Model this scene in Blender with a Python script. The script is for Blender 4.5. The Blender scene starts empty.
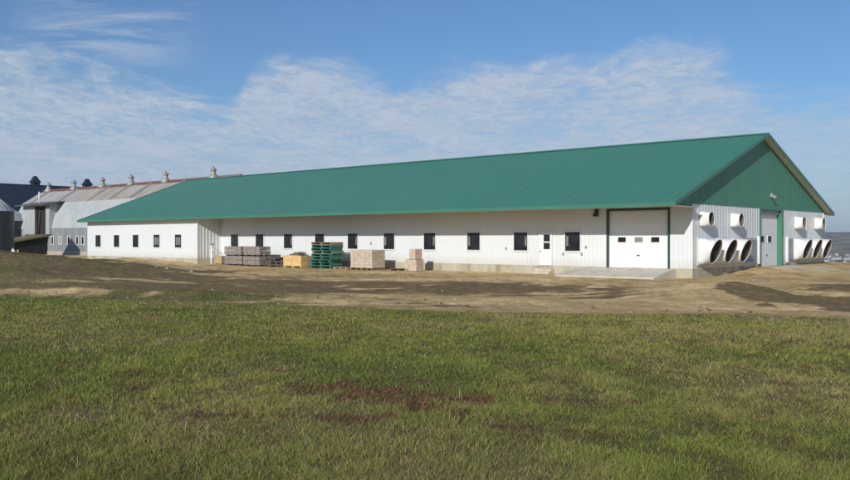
import bpy, bmesh, math, random
import numpy as np
from mathutils import Vector, Matrix
random.seed(7)
rng = np.random.default_rng(11)
PI = math.pi
scene = bpy.context.scene
COL = scene.collection
YAW = 0.8413                                   # long side of the barn, measured from straight ahead
CX, CY = 15.0795, 49.599                       # right front corner of the barn
DX, DY = -math.sin(YAW), math.cos(YAW)         # along the long wall (t), away to the left
GX, GY = math.cos(YAW), math.sin(YAW)          # along the gable (n), away to the right
ROT = math.atan2(-DY, -DX)                     # local x = -t, local y = n

def world(t, n, z=0.0):
    return (CX + t*DX + n*GX, CY + t*DY + n*GY, z)

# ------------------------------------------------------------------ objects
def tag(o, label=None, cat=None, group=None, kind=None):
    if label: o['label'] = label
    if cat: o['category'] = cat
    if group: o['group'] = group
    if kind: o['kind'] = kind
    return o

def empty(name, loc, rz=0.0, label=None, cat=None, group=None):
    o = bpy.data.objects.new(name, None); COL.objects.link(o)
    o.location = loc; o.rotation_euler = (0, 0, rz); o.empty_display_size = .3
    return tag(o, label, cat, group)

class MB:
    """collects faces in local coordinates"""
    def __init__(s): s.v = []; s.f = []; s.sm = []
    def face(s, pts, smooth=False):
        i = len(s.v); s.v += [tuple(p) for p in pts]; s.f.append(tuple(range(i, i+len(pts)))); s.sm.append(smooth); return s
    def box(s, x0, x1, y0, y1, z0, z1):
        i = len(s.v)
        s.v += [(x0,y0,z0),(x1,y0,z0),(x1,y1,z0),(x0,y1,z0),(x0,y0,z1),(x1,y0,z1),(x1,y1,z1),(x0,y1,z1)]
        for f in ((3,2,1,0),(4,5,6,7),(0,1,5,4),(1,2,6,5),(2,3,7,6),(3,0,4,7)):
            s.f.append(tuple(i+k for k in f)); s.sm.append(False)
        return s
    def tn(s, t0, t1, n0, n1, z0, z1):             # a box in barn coordinates
        return s.box(-max(t0,t1), -min(t0,t1), min(n0,n1), max(n0,n1), z0, z1)
    def prism(s, poly, a0, a1, axis):              # poly: 2D outline; axis 'x' -> (y,z), 'y' -> (x,z), 'z' -> (x,y)
        def P(p, a):
            return {'x': (a, p[0], p[1]), 'y': (p[0], a, p[1]), 'z': (p[0], p[1], a)}[axis]
        n = len(poly)
        s.face([P(p, a0) for p in poly]); s.face([P(p, a1) for p in reversed(poly)])
        for k in range(n):
            p, q = poly[k], poly[(k+1) % n]
            s.face([P(p,a0), P(p,a1), P(q,a1), P(q,a0)])
        return s
    def tube(s, p0, p1, r, seg=10, r1=None, caps=True):
        p0 = Vector(p0); p1 = Vector(p1); r1 = r if r1 is None else r1
        d = (p1-p0).normalized(); a = d.orthogonal().normalized(); b = d.cross(a)
        A = [p0 + r*(a*math.cos(2*PI*k/seg) + b*math.sin(2*PI*k/seg)) for k in range(seg)]
        B = [p1 + r1*(a*math.cos(2*PI*k/seg) + b*math.sin(2*PI*k/seg)) for k in range(seg)]
        i = len(s.v); s.v += [tuple(p) for p in A+B]
        for k in range(seg):
            q = (k+1) % seg; s.f.append((i+k, i+q, i+seg+q, i+seg+k)); s.sm.append(True)
        if caps:
            s.f.append(tuple(i+k for k in reversed(range(seg)))); s.sm.append(False)
            s.f.append(tuple(i+seg+k for k in range(seg))); s.sm.append(False)
        return s
    def rings(s, rings, close=True, smooth=True):  # skin consecutive rings of equal length
        i = len(s.v); m = len(rings[0])
        for r in rings: s.v += [tuple(p) for p in r]
        for a in range(len(rings)-1):
            for k in range(m if close else m-1):
                q = (k+1) % m
                s.f.append((i+a*m+k, i+a*m+q, i+(a+1)*m+q, i+(a+1)*m+k)); s.sm.append(smooth)
        return s
    def lathe(s, prof, c=(0,0,0), seg=16):         # prof: (r, z)
        return s.rings([[(c[0]+r*math.cos(2*PI*k/seg), c[1]+r*math.sin(2*PI*k/seg), c[2]+z) for k in range(seg)] for r, z in prof])
    def build(s, name, mat, parent=None, fix=True):
        me = bpy.data.meshes.new(name); me.from_pydata(s.v, [], s.f)
        me.polygons.foreach_set('use_smooth', s.sm)
        if fix:
            bm = bmesh.new(); bm.from_mesh(me); bmesh.ops.remove_doubles(bm, verts=bm.verts, dist=1e-5)
            bmesh.ops.recalc_face_normals(bm, faces=bm.faces); bm.to_mesh(me); bm.free()
        o = bpy.data.objects.new(name, me); COL.objects.link(o)
        if mat: me.materials.append(mat)
        if parent: o.parent = parent
        return o

def copy_tree(o, parent=None):
    c = o.copy(); COL.objects.link(c); c.parent = parent
    for ch in list(o.children): copy_tree(ch, c)
    return c

# ------------------------------------------------------------------ materials
def node_mat(name):
    m = bpy.data.materials.new(name); m.use_nodes = True
    nt = m.node_tree; b = nt.nodes['Principled BSDF']
    return m, nt, b
def N(nt, t, **kw):
    n = nt.nodes.new(t)
    for k, v in kw.items(): setattr(n, k, v)
    return n
def noise(nt, scale, detail=4, rough=.6, stretch=None, coord='Object'):
    tc = N(nt, 'ShaderNodeTexCoord'); n = N(nt, 'ShaderNodeTexNoise')
    n.inputs['Scale'].default_value = scale; n.inputs['Detail'].default_value = detail; n.inputs['Roughness'].default_value = rough
    if stretch:
        mp = N(nt, 'ShaderNodeMapping'); mp.inputs['Scale'].default_value = stretch
        nt.links.new(tc.outputs[coord], mp.inputs[0]); nt.links.new(mp.outputs[0], n.inputs['Vector'])
    else: nt.links.new(tc.outputs[coord], n.inputs['Vector'])
    return n.outputs['Fac']
def ramp(nt, src, stops):
    r = N(nt, 'ShaderNodeValToRGB'); e = r.color_ramp.elements
    while len(e) < len(stops): e.new(.5)
    for el, (p, c) in zip(e, stops): el.position = p; el.color = (*c, 1) if len(c) == 3 else c
    nt.links.new(src, r.inputs[0]); return r.outputs[0]
def mix(nt, fac, a, b, mode='MIX'):
    m = N(nt, 'ShaderNodeMix', data_type='RGBA', blend_type=mode)
    for sock, v in ((m.inputs[0], fac), (m.inputs[6], a), (m.inputs[7], b)):
        if hasattr(v, 'is_linked'): nt.links.new(v, sock)
        elif isinstance(v, (int, float)): sock.default_value = v
        else: sock.default_value = (*v, 1)
    return m.outputs[2]
def simple(name, c1, c2, scale=1.5, rough=.6, metal=0.0, stretch=None, lo=.35, hi=.65, bump=0.0, bscale=30, spec=None):
    m, nt, b = node_mat(name)
    f = noise(nt, scale, 5, .65, stretch)
    nt.links.new(ramp(nt, f, [(lo, c1), (hi, c2)]), b.inputs['Base Color'])
    b.inputs['Roughness'].default_value = rough; b.inputs['Metallic'].default_value = metal
    if spec is not None: b.inputs['Specular IOR Level'].default_value = spec
    if bump:
        bn = N(nt, 'ShaderNodeBump'); bn.inputs['Strength'].default_value = bump; bn.inputs['Distance'].default_value = .03
        nt.links.new(noise(nt, bscale, 4), bn.inputs['Height']); nt.links.new(bn.outputs[0], b.inputs['Normal'])
    return m

def siding_mat(name, c, dirt=(.40,.34,.25), amt=.75):
    m, nt, b = node_mat(name)
    base = ramp(nt, noise(nt, .5, 4, .6, (1, 1, .3)), [(.3, tuple(x*.95 for x in c)), (.7, c)])
    tc = N(nt, 'ShaderNodeTexCoord'); sep = N(nt, 'ShaderNodeSeparateXYZ'); nt.links.new(tc.outputs['Object'], sep.inputs[0])
    mr = N(nt, 'ShaderNodeMapRange'); mr.inputs[1].default_value = 1.15; mr.inputs[2].default_value = .45
    mr.inputs[3].default_value = 0; mr.inputs[4].default_value = amt
    nt.links.new(sep.outputs['Z'], mr.inputs[0])
    mul = N(nt, 'ShaderNodeMath', operation='MULTIPLY'); nt.links.new(mr.outputs[0], mul.inputs[0]); nt.links.new(noise(nt, 2.2, 5, .7), mul.inputs[1])
    nt.links.new(mix(nt, mul.outputs[0], base, dirt), b.inputs['Base Color'])   # mud splashed along the foot of the cladding
    b.inputs['Roughness'].default_value = .45
    return m

M = {}
M['white'] = siding_mat('white_cladding', (.655,.675,.685))
M['white_door'] = simple('white_door_paint', (.70,.71,.715), (.73,.74,.745), .8, .4)
M['soffit'] = simple('soffit_metal', (.55,.53,.47), (.60,.58,.52), .6, .55)
M['green_roof'] = simple('green_roof_paint', (.053,.190,.128), (.061,.208,.142), .12, .42, 0, (1,1,1), .3, .7)
M['green_wall'] = simple('green_cladding', (.05,.185,.125), (.058,.205,.14), .3, .45)
M['green_trim'] = simple('green_trim', (.045,.165,.112), (.053,.18,.125), .6, .4)
M['shaded_green'] = simple('shaded_green_trim', (.02,.06,.045), (.028,.075,.055), .8, .45)  # trim green with the shade on the door frame painted in
M['glass'] = simple('window_glass', (.012,.013,.015), (.03,.032,.034), .9, .07, 0, None, .4, .7)
M['glass_pale'] = simple('pale_window_glass', (.17,.17,.165), (.24,.24,.23), 2, .15)
M['sash'] = simple('grey_sash', (.10,.10,.10), (.14,.14,.14), 3, .4)
M['blind'] = simple('grey_blind', (.13,.13,.13), (.22,.22,.215), 1.4, .35)
M['black'] = simple('black_metal', (.015,.015,.015), (.03,.03,.03), 4, .5)
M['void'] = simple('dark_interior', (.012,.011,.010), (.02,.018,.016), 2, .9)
def concrete(name, c1, c2, stain):
    m, nt, b = node_mat(name)
    base = ramp(nt, noise(nt, 1.3, 6, .65, (1,1,.5)), [(.3, c1), (.7, c2)])
    st = ramp(nt, noise(nt, .7, 5, .7, (1,1,.25)), [(.48, (0,0,0)), (.62, (1,1,1))])
    nt.links.new(mix(nt, st, base, stain), b.inputs['Base Color']); b.inputs['Roughness'].default_value = .9
    bn = N(nt, 'ShaderNodeBump'); bn.inputs['Strength'].default_value = .3; bn.inputs['Distance'].default_value = .02
    nt.links.new(noise(nt, 12, 5), bn.inputs['Height']); nt.links.new(bn.outputs[0], b.inputs['Normal'])
    return m
M['concrete'] = concrete('foundation_concrete', (.36,.335,.25), (.46,.43,.335), (.27,.235,.155))
M['slab'] = concrete('slab_concrete', (.48,.45,.39), (.56,.53,.46), (.42,.37,.29))
M['fibre'] = simple('white_fibreglass', (.62,.62,.61), (.70,.70,.69), 2, .45)
M['galv'] = simple('galvanised_sheet', (.26,.28,.29), (.36,.38,.39), 1.5, .5, .2)
M['lining'] = simple('shaded_dusty_lining', (.05,.042,.032), (.17,.15,.12), 2.5, .8)  # dusty grey, darkened to carry the shade inside the fan cones
M['blade'] = simple('dusty_blades', (.07,.065,.055), (.15,.14,.12), 3, .6)
M['fan_grey'] = simple('fan_grey', (.06,.06,.055), (.10,.10,.095), 3, .5, .3)
M['old_wall'] = simple('weathered_grey_boards', (.165,.18,.19), (.25,.265,.275), 1.0, .85, 0, (1,1,.25))
M['wallstone'] = simple('pale_stone_base', (.30,.27,.23), (.42,.38,.33), 1.5, .9)
M['old_white'] = simple('old_white_metal', (.34,.365,.375), (.42,.445,.455), .4, .6, .0)
M['window_white'] = simple('old_window_paint', (.42,.43,.42), (.55,.55,.54), 3, .6)
M['pipe'] = simple('white_pipe', (.68,.68,.66), (.78,.78,.76), 3, .5)
M['navy'] = simple('navy_sheet', (.010,.018,.036), (.014,.024,.046), .4, .55, 0)
M['bin'] = simple('dark_bin_sheet', (.010,.018,.028), (.018,.028,.038), .5, .5, .0, (1,1,.1))
M['bin_roof'] = simple('bin_roof_sheet', (.36,.38,.39), (.46,.48,.49), .8, .55, .2)
M['vent'] = simple('ventilator_galv', (.25,.27,.25), (.36,.375,.35), 2, .5, .3)
M['strip'] = simple('faded_strip', (.16,.18,.165), (.23,.245,.22), 1, .6)
M['dormer'] = simple('dormer_roof', (.08,.085,.09), (.13,.135,.14), 1, .6, .2)
M['brown'] = simple('dark_timber', (.03,.022,.017), (.06,.045,.033), 2, .9)
M['rampside'] = simple('ramp_shade_black', (.006,.006,.006), (.014,.013,.012), 2, .95)  # shade under the ramp deck, painted as near-black
M['drytop'] = simple('grassy_earth', (.19,.15,.085), (.12,.13,.045), 1.2, .95, 0, None, .4, .6)
M['tan_block'] = simple('tan_block', (.40,.32,.245), (.56,.46,.37), 3.2, .9, 0, None, .35, .65, .3, 20)
M['grey_board'] = simple('weathered_board', (.155,.13,.11), (.33,.285,.245), 5, .9, 0, (.35,1,4))
M['brown_board'] = simple('brown_board', (.10,.07,.045), (.22,.155,.10), 4, .9, 0, (.4,1,3))
M['dark_board'] = simple('dark_board', (.045,.038,.032), (.14,.115,.095), 4, .9, 0, (.4,1,4))
M['tan_board'] = simple('tan_board', (.32,.22,.12), (.48,.35,.21), 3, .85, 0, (.5,1,3))
M['yellow_ply'] = simple('yellow_plywood', (.52,.34,.13), (.66,.46,.20), 2.2, .8)
M['pallet_green'] = simple('green_pallet_paint', (.025,.12,.09), (.05,.20,.145), 4, .75)
M['pallet_pale'] = simple('pale_green_pallet', (.10,.19,.13), (.20,.28,.18), 4, .8)
M['pallet_old'] = simple('worn_pallet_wood', (.20,.155,.11), (.34,.27,.20), 4, .9)
M['stone'] = simple('field_stone', (.28,.25,.20), (.44,.40,.34), 3, .95)
M['clod'] = simple('dark_clod', (.07,.05,.035), (.12,.09,.06), 6, .95)
M['house'] = simple('village_white', (.36,.35,.34), (.50,.49,.47), .02, .7)
M['house_roof'] = simple('village_roof', (.10,.09,.09), (.20,.18,.17), .02, .8)
M['pale_sheet'] = simple('white_plastic', (.68,.68,.68), (.78,.78,.78), 2, .6)

def rust_roof():
    m, nt, b = node_mat('rusting_ribbed_roof')
    tc = N(nt, 'ShaderNodeTexCoord'); sep = N(nt, 'ShaderNodeSeparateXYZ'); nt.links.new(tc.outputs['Object'], sep.inputs[0])
    grey = ramp(nt, noise(nt, .5, 4), [(.35, (.33,.33,.32)), (.65, (.42,.41,.39))])
    tan = ramp(nt, noise(nt, 1.1, 5, .7, (1.0,.12,.12)), [(.36, (.29,.245,.205)), (.60, (.43,.405,.37))])
    red = ramp(nt, noise(nt, 2.0, 5, .7, (1,.3,.3)), [(.3, (.12,.045,.03)), (.7, (.22,.10,.065))])
    # older sheets towards the right (small t = large x), rust along the ridge
    mr = N(nt, 'ShaderNodeMapRange'); mr.inputs[1].default_value = -107; mr.inputs[2].default_value = -98
    nt.links.new(sep.outputs['X'], mr.inputs[0])
    body = mix(nt, mr.outputs[0], grey, tan)
    add = N(nt, 'ShaderNodeMath', operation='MULTIPLY_ADD'); nt.links.new(noise(nt, .9, 5, .7), add.inputs[0]); add.inputs[1].default_value = .7
    nt.links.new(sep.outputs['Z'], add.inputs[2])
    rz = N(nt, 'ShaderNodeMapRange'); rz.inputs[1].default_value = 10.02; rz.inputs[2].default_value = 10.22
    nt.links.new(add.outputs[0], rz.inputs[0])
    nt.links.new(mix(nt, rz.outputs[0], body, red), b.inputs['Base Color']); b.inputs['Roughness'].default_value = .7
    return m
M['rust_roof'] = rust_roof()

# ------------------------------------------------------------------ numpy noise
def _hash(ix, iy, seed):
    h = (ix.astype(np.int64)*374761393 + iy.astype(np.int64)*668265263 + seed*1442695041) & 0x7fffffff
    h = ((h ^ (h >> 13))*1274126177) & 0x7fffffff
    return ((h ^ (h >> 16)) & 0xffff)/65535.0
def vnoise(x, y, seed=0):
    ix = np.floor(x); iy = np.floor(y); fx = x-ix; fy = y-iy
    u = fx*fx*(3-2*fx); v = fy*fy*(3-2*fy)
    a = _hash(ix, iy, seed); b = _hash(ix+1, iy, seed); c = _hash(ix, iy+1, seed); d = _hash(ix+1, iy+1, seed)
    return (a*(1-u)+b*u)*(1-v) + (c*(1-u)+d*u)*v
def fbm(x, y, seed=0, oct=4):
    s = np.zeros_like(x); a = .5
    for o in range(oct):
        s += a*(vnoise(x, y, seed+o*17)-.5); x = x*2.03+11.3; y = y*2.03+4.7; a *= .5
    return s*2                                   # about -1..1
def S(a, b, x):
    t = np.clip((x-a)/(b-a), 0, 1); return t*t*(3-2*t)

def tn(x, y):
    dx = x-CX; dy = y-CY
    return dx*DX+dy*DY, dx*GX+dy*GY

def tracks(x, y):
    """wheel ruts: pairs of shallow lines winding along the front of the barn"""
    t, n = tn(x, y); k = np.zeros_like(x)
    for n_, amp, ph, lo_, hi_ in ((-7.5, .9, .4, -14, 44), (-12.5, 1.6, 2.1, -12, 38), (-16.0, 1.1, 4.0, -10, 30), (-19.5, 1.8, 1.2, -6, 34)):
        c = n_ + amp*np.sin(t*.11+ph) + .25*np.sin(t*.5+ph)
        on = S(lo_, lo_+6, t)*(1-S(hi_-8, hi_, t))*(.35+.65*(vnoise(t*.25, n*0+n_, 90)))
        for o in (-.85, .85): k = np.maximum(k, on*np.exp(-((n-c-o)/.26)**2))
    return k

def height(x, y):
    t, n = tn(x, y); r = np.hypot(x, y)
    s = y + .3*x
    h = .5*(1-S(5, 34, s))
    h += .055*fbm(x*.22, y*.22, 3, 3)*S(2, 10, r)*(1-S(26, 45, s)*.6)
    # rough, driven-over soil in front of the barn
    soil = S(24.5, 30, s+1.2*fbm(x*.15, y*.15, 5, 2))*(1-S(-7, -2.5, n)*np.where((t > -1), 1, 0))*(1-S(60,110,r))
    h += soil*(.13*fbm(x*.35, y*.5, 8, 4) + .05*fbm(x*1.6, y*2.4, 9, 3))
    h -= .07*soil*tracks(x, y)*(1+.5*fbm(x*3, y*3, 91, 2))
    # bank thrown up at the field edge on the left, and furrows behind it
    h += .22*np.exp(-((s-31)/2.2)**2)*S(-2, -14, x)*(1+.7*fbm(x*.3, y*.3, 21, 3))
    h += .35*S(-14, -34, x)*np.exp(-((s-44)/8)**2)*(1+.8*fbm(x*.2, y*.2, 22, 3))
    azb = np.arctan2(x, np.maximum(y, .1))
    A = np.clip((-.245-azb)/.195, 0, 1.25)*1.1*np.where(y > 0, 1, 0)
    h += A*S(33, 58, y)*(1-S(66, 94, y))*(1+.16*fbm(x*.25, y*.25, 23, 4)) + S(-14, -20, x)*S(34, 44, y)*(1-S(80, 95, y))*.22*fbm(x*.5, y*.35, 24, 4)
    # soil heaped against the projecting end wall and the gable
    h += .28*np.exp(-((t-53)/7.5)**2)*np.exp(-((n+3.4)/1.7)**2)
    out = S(.0, -2.0, t)
    h += .43*S(2.5, 9.5, n)*(1-S(24.5, 40, n))*np.clip(1+ (t+.3)/7.5, 0, 1)*np.where(t < 1, 1, 0)
    # mound and hollow to the right
    h += .60*np.exp(-(((x-11.3)/3.2)**2 + ((y-33.0)/3.0)**2))
    h -= .50*np.exp(-(((x-16.8)/3.4)**2 + ((y-32.2)/4.2)**2))
    h += .15*np.exp(-(((x-20.5)/3.5)**2 + ((y-39)/2.5)**2))
    # the ground falls away to the valley behind the barn on the right
    az = np.arctan2(x, y)
    fall = S(88, 330, r)*S(.30, .44, az)
    fall2 = S(200, 700, r)
    h = h*(1-S(120, 260, r)) - 34*np.maximum(fall, fall2*.9)
    # hills
    far = S(2000, 3700, r)
    ridge = 64 + 13*fbm(az*5.0+3, r*0+1.5, 31, 3) + 4*fbm(x*.003, y*.003, 33, 3)
    h += far*ridge + 5*S(900, 1700, r)*fbm(x*.002, y*.002, 35, 3)
    return h

edge_s = lambda x, y: y + .33*x - .6 - .045*np.maximum(-x, 0)**1.0 + 1.3*fbm(x*.12, y*.12, 41, 3) + 1.1*fbm(x*.6, y*.35, 42, 4)
def masks(x, y):
    """surface kinds: grass share, dark topsoil and painted hollow shade share, dry straw share"""
    t, n = tn(x, y); r = np.hypot(x, y); s = edge_s(x, y)
    grass = 1-S(23.4, 28.2, s)
    # weeds creeping over the left bank
    weeds = S(-9, -26, x)*S(27, 29, s)*(1-S(56, 72, y))*.85
    band = .5+.5*np.sin((y*.55 + x*.42)*1.0 + 2*fbm(x*.12, y*.12, 50, 2))
    grass = np.maximum(grass, S(-1.5, -8, x)*(1-S(30.2, 33.2, s))*np.clip(.62+1.3*fbm(x*.45, y*.35, 53, 4), 0, 1))
    grass = np.maximum(grass, weeds*S(.25, .62, band*.5+.35+.5*fbm(x*.35, y*.5, 51, 3)))
    grass = np.maximum(grass, S(-30, -44, x)*S(40, 60, y)*(1-S(96, 104, y))*S(-.3, .2, fbm(x*.2, y*.3, 52, 3)+.25))
    grass = np.maximum(grass, S(95, 125, r)*S(.45, .55, np.arctan2(x, y)))
    grass = np.maximum(grass, S(130, 180, r))
    # dark topsoil, dragged out in streaks
    f = fbm(x*.06, y*.35, 60, 5) + .45*fbm(x*.30, y*.5, 61, 4)
    yc = 40.0-.26*np.clip(x+4, 0, 14)
    streak = np.exp(-(np.abs(y-yc)/(11.5-.5*np.clip(x+4, 0, 14)))**3)*S(-28, -12, x)*(1-S(8.0, 13, x))
    dark = S(.0, .95, f*.95 + .66*streak)
    d2 = np.exp(-((s-46)/14)**2)*S(-8, -18, x)
    dark = np.maximum(dark, S(.02, .7, f*.8+.70*d2)*(1-S(-9, -5, n)))
    hol = 1.22*np.exp(-(((x-15.2)/4.6)**2 + ((y-31.0)/4.4)**2)) + .9*np.exp(-(((x-20.5)/5.5)**2 + ((y-36)/7)**2))  # dark soil and the hollow's shade, both put into the colour
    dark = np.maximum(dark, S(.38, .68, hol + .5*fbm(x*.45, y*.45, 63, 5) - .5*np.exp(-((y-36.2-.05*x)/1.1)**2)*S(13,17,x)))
    dark = np.maximum(dark, .62*tracks(x, y))
    dark = dark*(1-S(-4.2, -2.8, n)*np.where(t > -8, 1, 0))
    straw = S(-.05, .5, fbm(x*.45, y*.25, 70, 4))*.65
    straw = np.maximum(straw, S(-8, -16, x)*S(25, 28, s)*(.35+.45*(1-S(31, 36, s))+.5*fbm(x*.4, y*.4, 76, 3)))
    straw = np.maximum(straw, np.exp(-((s-26.4)/1.5)**2)*(.55+.45*fbm(x*.5, y*.5, 71, 3)))
    straw = np.maximum(straw, .6*S(2, 9, x)*S(.0, .5, fbm(x*.25, y*.5, 72, 3)+.25*S(10,20,y)))
    br = np.zeros_like(x)
    for bx_, by_, sx_, sy_, w_ in ((-1.15,10.1,.42,.28,.9),(-.55,9.75,.5,.42,1),(.05,9.35,.45,.42,1),(.45,9.25,.3,.3,.8),(-1.5,8.35,.5,.16,.7),(-.5,8.25,.5,.16,.7),(.9,7.9,.45,.18,.6),(-.1,8.75,.3,.2,.6)):
        br = np.maximum(br, w_*np.exp(-(((x-bx_)/sx_)**2 + ((y-by_)/sy_)**2)))
    brown = S(.18, .55, br + .8*fbm(x*3.2, y*2.6, 73, 5))
    brown = np.maximum(brown, .45*S(.42, .6, fbm(x*.8+7, y*.8, 74, 4)))
    return np.clip(grass,0,1), np.clip(dark,0,1), np.clip(straw,0,1), np.clip(brown,0,1)

# ------------------------------------------------------------------ terrain
def terrain_mat():
    m, nt, b = node_mat('soil_and_turf')
    at = N(nt, 'ShaderNodeVertexColor', layer_name='cover'); sep = N(nt, 'ShaderNodeSeparateColor'); nt.links.new(at.outputs['Color'], sep.inputs[0])
    dirt = ramp(nt, noise(nt, .55, 8, .68), [(.30, (.44,.32,.15)), (.5, (.60,.445,.225)), (.68, (.72,.55,.30))])
    fine = ramp(nt, noise(nt, 5.0, 8, .75), [(.30, (.72,.70,.68)), (.62, (1.12,1.12,1.12))])
    dirt = mix(nt, 1.0, dirt, fine, 'MULTIPLY')
    trod = ramp(nt, noise(nt, .9, 7, .72, (1.3,.32,1)), [(.34, (.66,.62,.56)), (.52, (1,1,1)), (.7, (1.1,1.1,1.12))])
    dirt = mix(nt, 1.0, dirt, trod, 'MULTIPLY')
    wide = ramp(nt, noise(nt, .10, 5, .6, (.7,1.6,1)), [(.36, (.74,.70,.64)), (.58, (1.06,1.06,1.06))])
    dirt = mix(nt, 1.0, dirt, wide, 'MULTIPLY')
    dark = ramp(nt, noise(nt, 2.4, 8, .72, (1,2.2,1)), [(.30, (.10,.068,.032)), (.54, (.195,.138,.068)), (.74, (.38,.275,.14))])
    turf = ramp(nt, noise(nt, 1.6, 8, .75), [(.3, (.06,.058,.019)), (.5, (.11,.10,.036)), (.72, (.20,.16,.068))])
    straw = ramp(nt, noise(nt, 4, 6, .7), [(.3, (.15,.11,.055)), (.7, (.27,.205,.11))])
    def broken(src, sc, amp, st=None):
        a = N(nt, 'ShaderNodeMath', operation='MULTIPLY_ADD'); nt.links.new(noise(nt, sc, 8, .75, st), a.inputs[0]); a.inputs[1].default_value = amp
        b2 = N(nt, 'ShaderNodeMath', operation='SUBTRACT'); nt.links.new(src, a.inputs[2]); nt.links.new(a.outputs[0], b2.inputs[0]); b2.inputs[1].default_value = amp*.5
        mr = N(nt, 'ShaderNodeMapRange', interpolation_type='SMOOTHSTEP'); mr.inputs[1].default_value = .30; mr.inputs[2].default_value = .66
        nt.links.new(b2.outputs[0], mr.inputs[0]); return mr.outputs[0]
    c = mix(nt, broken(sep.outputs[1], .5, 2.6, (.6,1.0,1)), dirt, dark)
    t2 = mix(nt, sep.outputs[2], turf, straw)
    thatch = ramp(nt, noise(nt, 9, 7, .75), [(.34, (.04,.026,.013)), (.52, (.14,.092,.046)), (.70, (.26,.18,.095))])
    t2 = mix(nt, at.outputs['Alpha'], t2, thatch)
    c = mix(nt, broken(sep.outputs[0], 1.3, 1.0), c, t2)
    nt.links.new(c, b.inputs['Base Color']); b.inputs['Roughness'].default_value = .95; b.inputs['Specular IOR Level'].default_value = .15
    bn = N(nt, 'ShaderNodeBump'); bn.inputs['Strength'].default_value = .8; bn.inputs['Distance'].default_value = .10
    nt.links.new(noise(nt, 3.2, 9, .72), bn.inputs['Height']); nt.links.new(bn.outputs[0], b.inputs['Normal'])
    return m
def far_mat():
    m, nt, b = node_mat('far_fields_and_woods')
    f = noise(nt, .0045, 7, .62, (1,.8,1))
    c = ramp(nt, f, [(.38, (.032,.032,.024)), (.47, (.075,.062,.048)), (.50, (.20,.165,.115)), (.55, (.14,.12,.08)), (.59, (.045,.042,.032))])
    g = ramp(nt, noise(nt, .02, 6, .75), [(.3, (.6,.6,.6)), (.7, (1.25,1.25,1.25))])
    nt.links.new(mix(nt, 1, c, g, 'MULTIPLY'), b.inputs['Base Color']); b.inputs['Roughness'].default_value = 1
    b.inputs['Specular IOR Level'].default_value = 0
    return m

def polar_sheet(name, rs, az, mat, attr, kind):
    R, A = np.meshgrid(rs, az, indexing='ij'); x = R*np.sin(A); y = R*np.cos(A); z = height(x, y)
    nr, na = R.shape
    co = np.stack([x, y, z], -1).reshape(-1, 3)
    i = np.arange((nr-1)*na).reshape(nr-1, na); j = np.roll(i, -1, axis=1)
    quads = np.stack([i, j, j+na, i+na], -1).reshape(-1, 4)   # closed round the circle
    me = bpy.data.meshes.new(name); me.vertices.add(len(co)); me.vertices.foreach_set('co', co.ravel().astype(np.float32))
    me.loops.add(quads.size); me.loops.foreach_set('vertex_index', quads[:, ::-1].ravel().astype(np.int32))
    me.polygons.add(len(quads)); me.polygons.foreach_set('loop_start', np.arange(0, quads.size, 4, dtype=np.int32))
    me.update(calc_edges=True)
    me.polygons.foreach_set('use_smooth', np.ones(len(quads), bool))
    if attr:
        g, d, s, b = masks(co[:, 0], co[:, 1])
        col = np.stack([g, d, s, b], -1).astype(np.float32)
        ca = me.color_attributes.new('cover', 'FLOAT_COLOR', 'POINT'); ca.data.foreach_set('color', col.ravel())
    me.materials.append(mat)
    o = bpy.data.objects.new(name, me); COL.objects.link(o); o['kind'] = kind
    return o
AZ = np.radians(np.concatenate([np.arange(-38, 38, .16), np.arange(38, 80, .5), np.arange(80, 280, 3.0), np.arange(280, 322, .5)]))
r1 = np.concatenate([[.02], np.geomspace(.6, 140, 620), np.geomspace(145, 900, 60)])
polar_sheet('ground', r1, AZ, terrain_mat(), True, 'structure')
polar_sheet('hills', np.geomspace(900, 5200, 90), AZ, far_mat(), False, 'structure')

def gz(x, y): return float(height(np.array([float(x)]), np.array([float(y)]))[0])
def gtn(t, n): w = world(t, n); return gz(w[0], w[1])

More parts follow.
